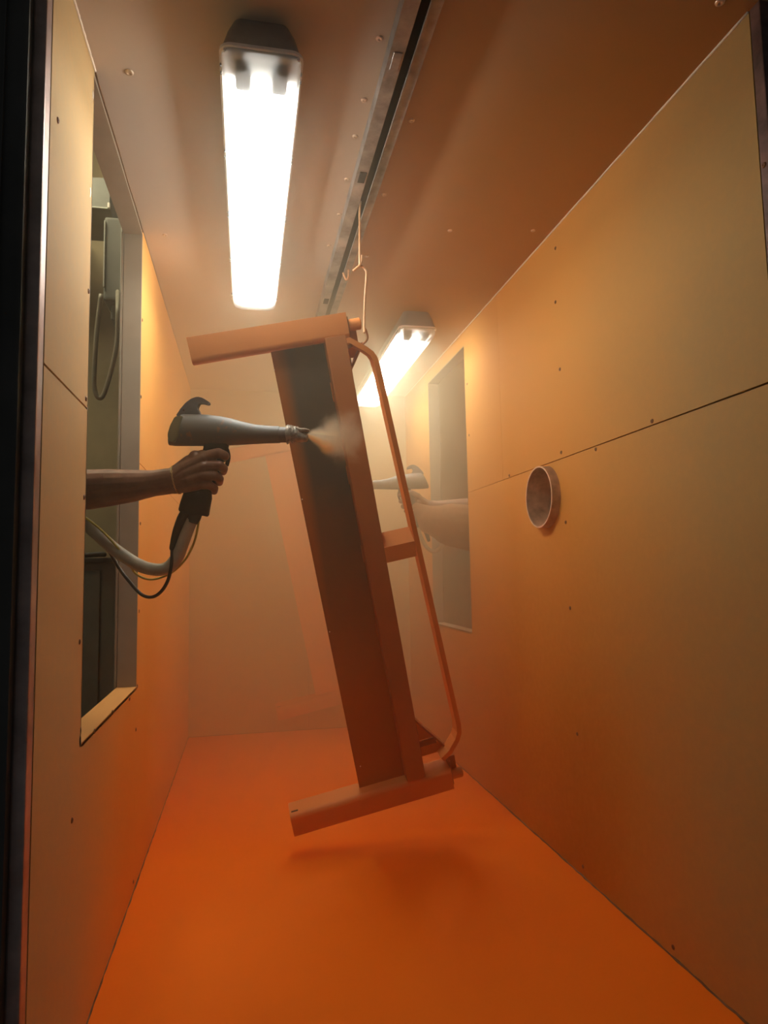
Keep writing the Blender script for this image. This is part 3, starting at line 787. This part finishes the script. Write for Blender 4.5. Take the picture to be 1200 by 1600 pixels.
# hoses and cables of the front gun
G3 = G4
def cablepts(pts, r, mat, seg=10, name='cable', lab='', cat='cable'):
    P = [G3 @ L(*p) for p in pts]
    return tag(obj(name, tube(nb(), spline(P, 8), r, seg), mat, None, True), lab, cat)
cablepts([(300, 811, 0), (293, 828, 0), (285, 850, .002), (276, 872, .004), (262, 887, .006), (242, 890, .006), (215, 882, .006), (180, 859, .004), (150, 833, 0), (130, 816, -.02), (95, 800, -.06), (60, 790, -.1)], .0155, M['hose'], 16, 'powder_hose', 'thick pale grey powder hose curving from the gun handle to the left opening', 'hose')
cablepts([(269, 856, .006), (268, 880, .022), (263, 905, .024), (252, 924, .022), (237, 933, .020), (220, 928, .014), (200, 906, .0), (185, 886, -.014), (165, 852, -.016), (150, 835, -.014), (135, 824, -.012), (95, 812, -.04), (60, 800, -.1)], .0042, M['cable'], 8, 'power_cable', 'thin black cable looping lowest below the pale hose', 'cable')
cablepts([(312, 802, .0), (310, 818, .0), (304, 845, -.004), (291, 872, -.010), (272, 892, -.012), (250, 903, -.012), (230, 905, -.012), (212, 896, -.012), (202, 880, .0), (184, 856, .016), (160, 830, .024), (135, 810, .024), (95, 785, -.02), (60, 775, -.1)], .0028, M['yellow'], 8, 'earth_cable', 'thin yellow green cable lying over the pale hose', 'cable')

# second operator at the right opening: same gun and arm turned round
pos2 = atY(642, 786, 3.14)
R180 = Matrix.Rotation(math.pi, 4, 'Z')
G2 = Matrix.Translation(pos2) @ R180 @ Matrix.Translation(-GO) @ G4
gun2 = copy_tree(gun); gun2.matrix_world = G2; gun2['label'] = 'spray gun in the haze at the right opening, half hidden by the guard bar'
pers2 = copy_tree(pers); pers2.matrix_world = G2; pers2['label'] = 'person outside the hazy right opening, arm reaching in towards the rear frame'
for ch in list(pers2.children):
    if ch.name.startswith('bracelet'): bpy.data.objects.remove(ch)
cv = capsules('coverall', [[(L(300, 760, 0), .036), (L(262, 795, 0), .070), (L(200, 812, 0), .105), (L(100, 830, 0), .12), (L(20, 840, 0), .15)]], plain('brown_coverall', (.20, .085, .03), .9), pers2, .006, 4)
P = [G2 @ L(*p) for p in ((300, 812, 0), (296, 840, 0), (278, 878, 0), (250, 890, 0), (210, 850, 0), (160, 800, 0), (110, 790, 0), (60, 790, 0))]
tag(obj('powder_hose', tube(nb(), spline(P, 6), .0095, 10), M['hose'], None, True), 'hazy powder hose running from the rear gun out of the right opening', 'hose')

# ------------------------------------------------------------------ powder haze
def vol(name, lo, hi, dens, col, aniso, label, vary=None):
    m = bpy.data.materials.new(name); m.use_nodes = True; nt = m.node_tree; nt.nodes.clear()
    s = nt.nodes.new('ShaderNodeVolumePrincipled'); s.inputs['Color'].default_value = (*col, 1)
    s.inputs['Density'].default_value = dens; s.inputs['Anisotropy'].default_value = aniso
    nt.links.new(s.outputs[0], nt.nodes.new('ShaderNodeOutputMaterial').inputs['Volume'])
    o = obj(name, box(nb(), lo, hi), m); o['kind'] = 'stuff'; tag(o, label, 'haze'); return o
vol('powder_haze', (XL + .0005, 1.0, .0005), (XR - .0005, 2.35, ZC - .0005), .10, (.96, .84, .62), .60, 'thin powder haze in the front half of the booth')
vol('powder_haze', (XL + .0005, 2.3505, .0005), (XR - .0005, YB - .0005, ZC - .0005), .64, (.985, .89, .63), .40, 'thick orange powder haze filling the rear half of the booth')

# spray plume from the nozzle towards the frame
def plume(name, tip, aim, length, r0, r1, dens, col, label, seed):
    m = bpy.data.materials.new(name); m.use_nodes = True; nt = m.node_tree; nt.nodes.clear()
    s = nt.nodes.new('ShaderNodeVolumePrincipled'); s.inputs['Color'].default_value = (*col, 1); s.inputs['Anisotropy'].default_value = .2
    v_, p = objpos(nt)
    # density: falls off along the jet (x) and towards its edge
    rr = mth(nt, 'SQRT', mth(nt, 'ADD', mth(nt, 'MULTIPLY', p[1], p[1]), mth(nt, 'MULTIPLY', p[2], p[2])))
    rad = mth(nt, 'ADD', mth(nt, 'MULTIPLY', p[0], (r1 - r0) / length), r0)
    k = mth(nt, 'DIVIDE', rr, rad)
    n = noise(nt, 22, 4, .6, v_, .6)
    k = mth(nt, 'ADD', k, mth(nt, 'MULTIPLY', mth(nt, 'SUBTRACT', n, .5), 1.1))
    d = maprange(nt, k, .95, .25)
    fall = mth(nt, 'DIVIDE', .04, mth(nt, 'ADD', p[0], .03))
    d = mth(nt, 'MULTIPLY', mth(nt, 'MULTIPLY', d, fall), dens)
    d = mth(nt, 'MULTIPLY', d, maprange(nt, p[0], length, length * .75))
    nt.links.new(d, s.inputs['Density'])
    nt.links.new(s.outputs[0], nt.nodes.new('ShaderNodeOutputMaterial').inputs['Volume'])
    bm = nb(); tube(bm, [(0, 0, 0), (length, 0, 0)], [r0 * 1.3, r1 * 1.3], 20)
    o = obj(name, bm, m); o.matrix_world = Matrix.Translation(tip) @ (aim - tip).normalized().to_track_quat('X', 'Z').to_matrix().to_4x4()
    o['kind'] = 'stuff'; tag(o, label, 'spray'); return o
tip = G4 @ L(481, 680, 0)
plume('powder_spray', tip, atY(545, 684, 1.80), .22, .005, .11, 60, (.97, .88, .68), 'pale powder cloud fanning from the front gun nozzle to the plate', 1)
plume('powder_jet', tip, atY(525, 706, 1.77), .14, .004, .030, 110, (.95, .55, .18), 'orange powder jet dropping from the front gun nozzle', 2)
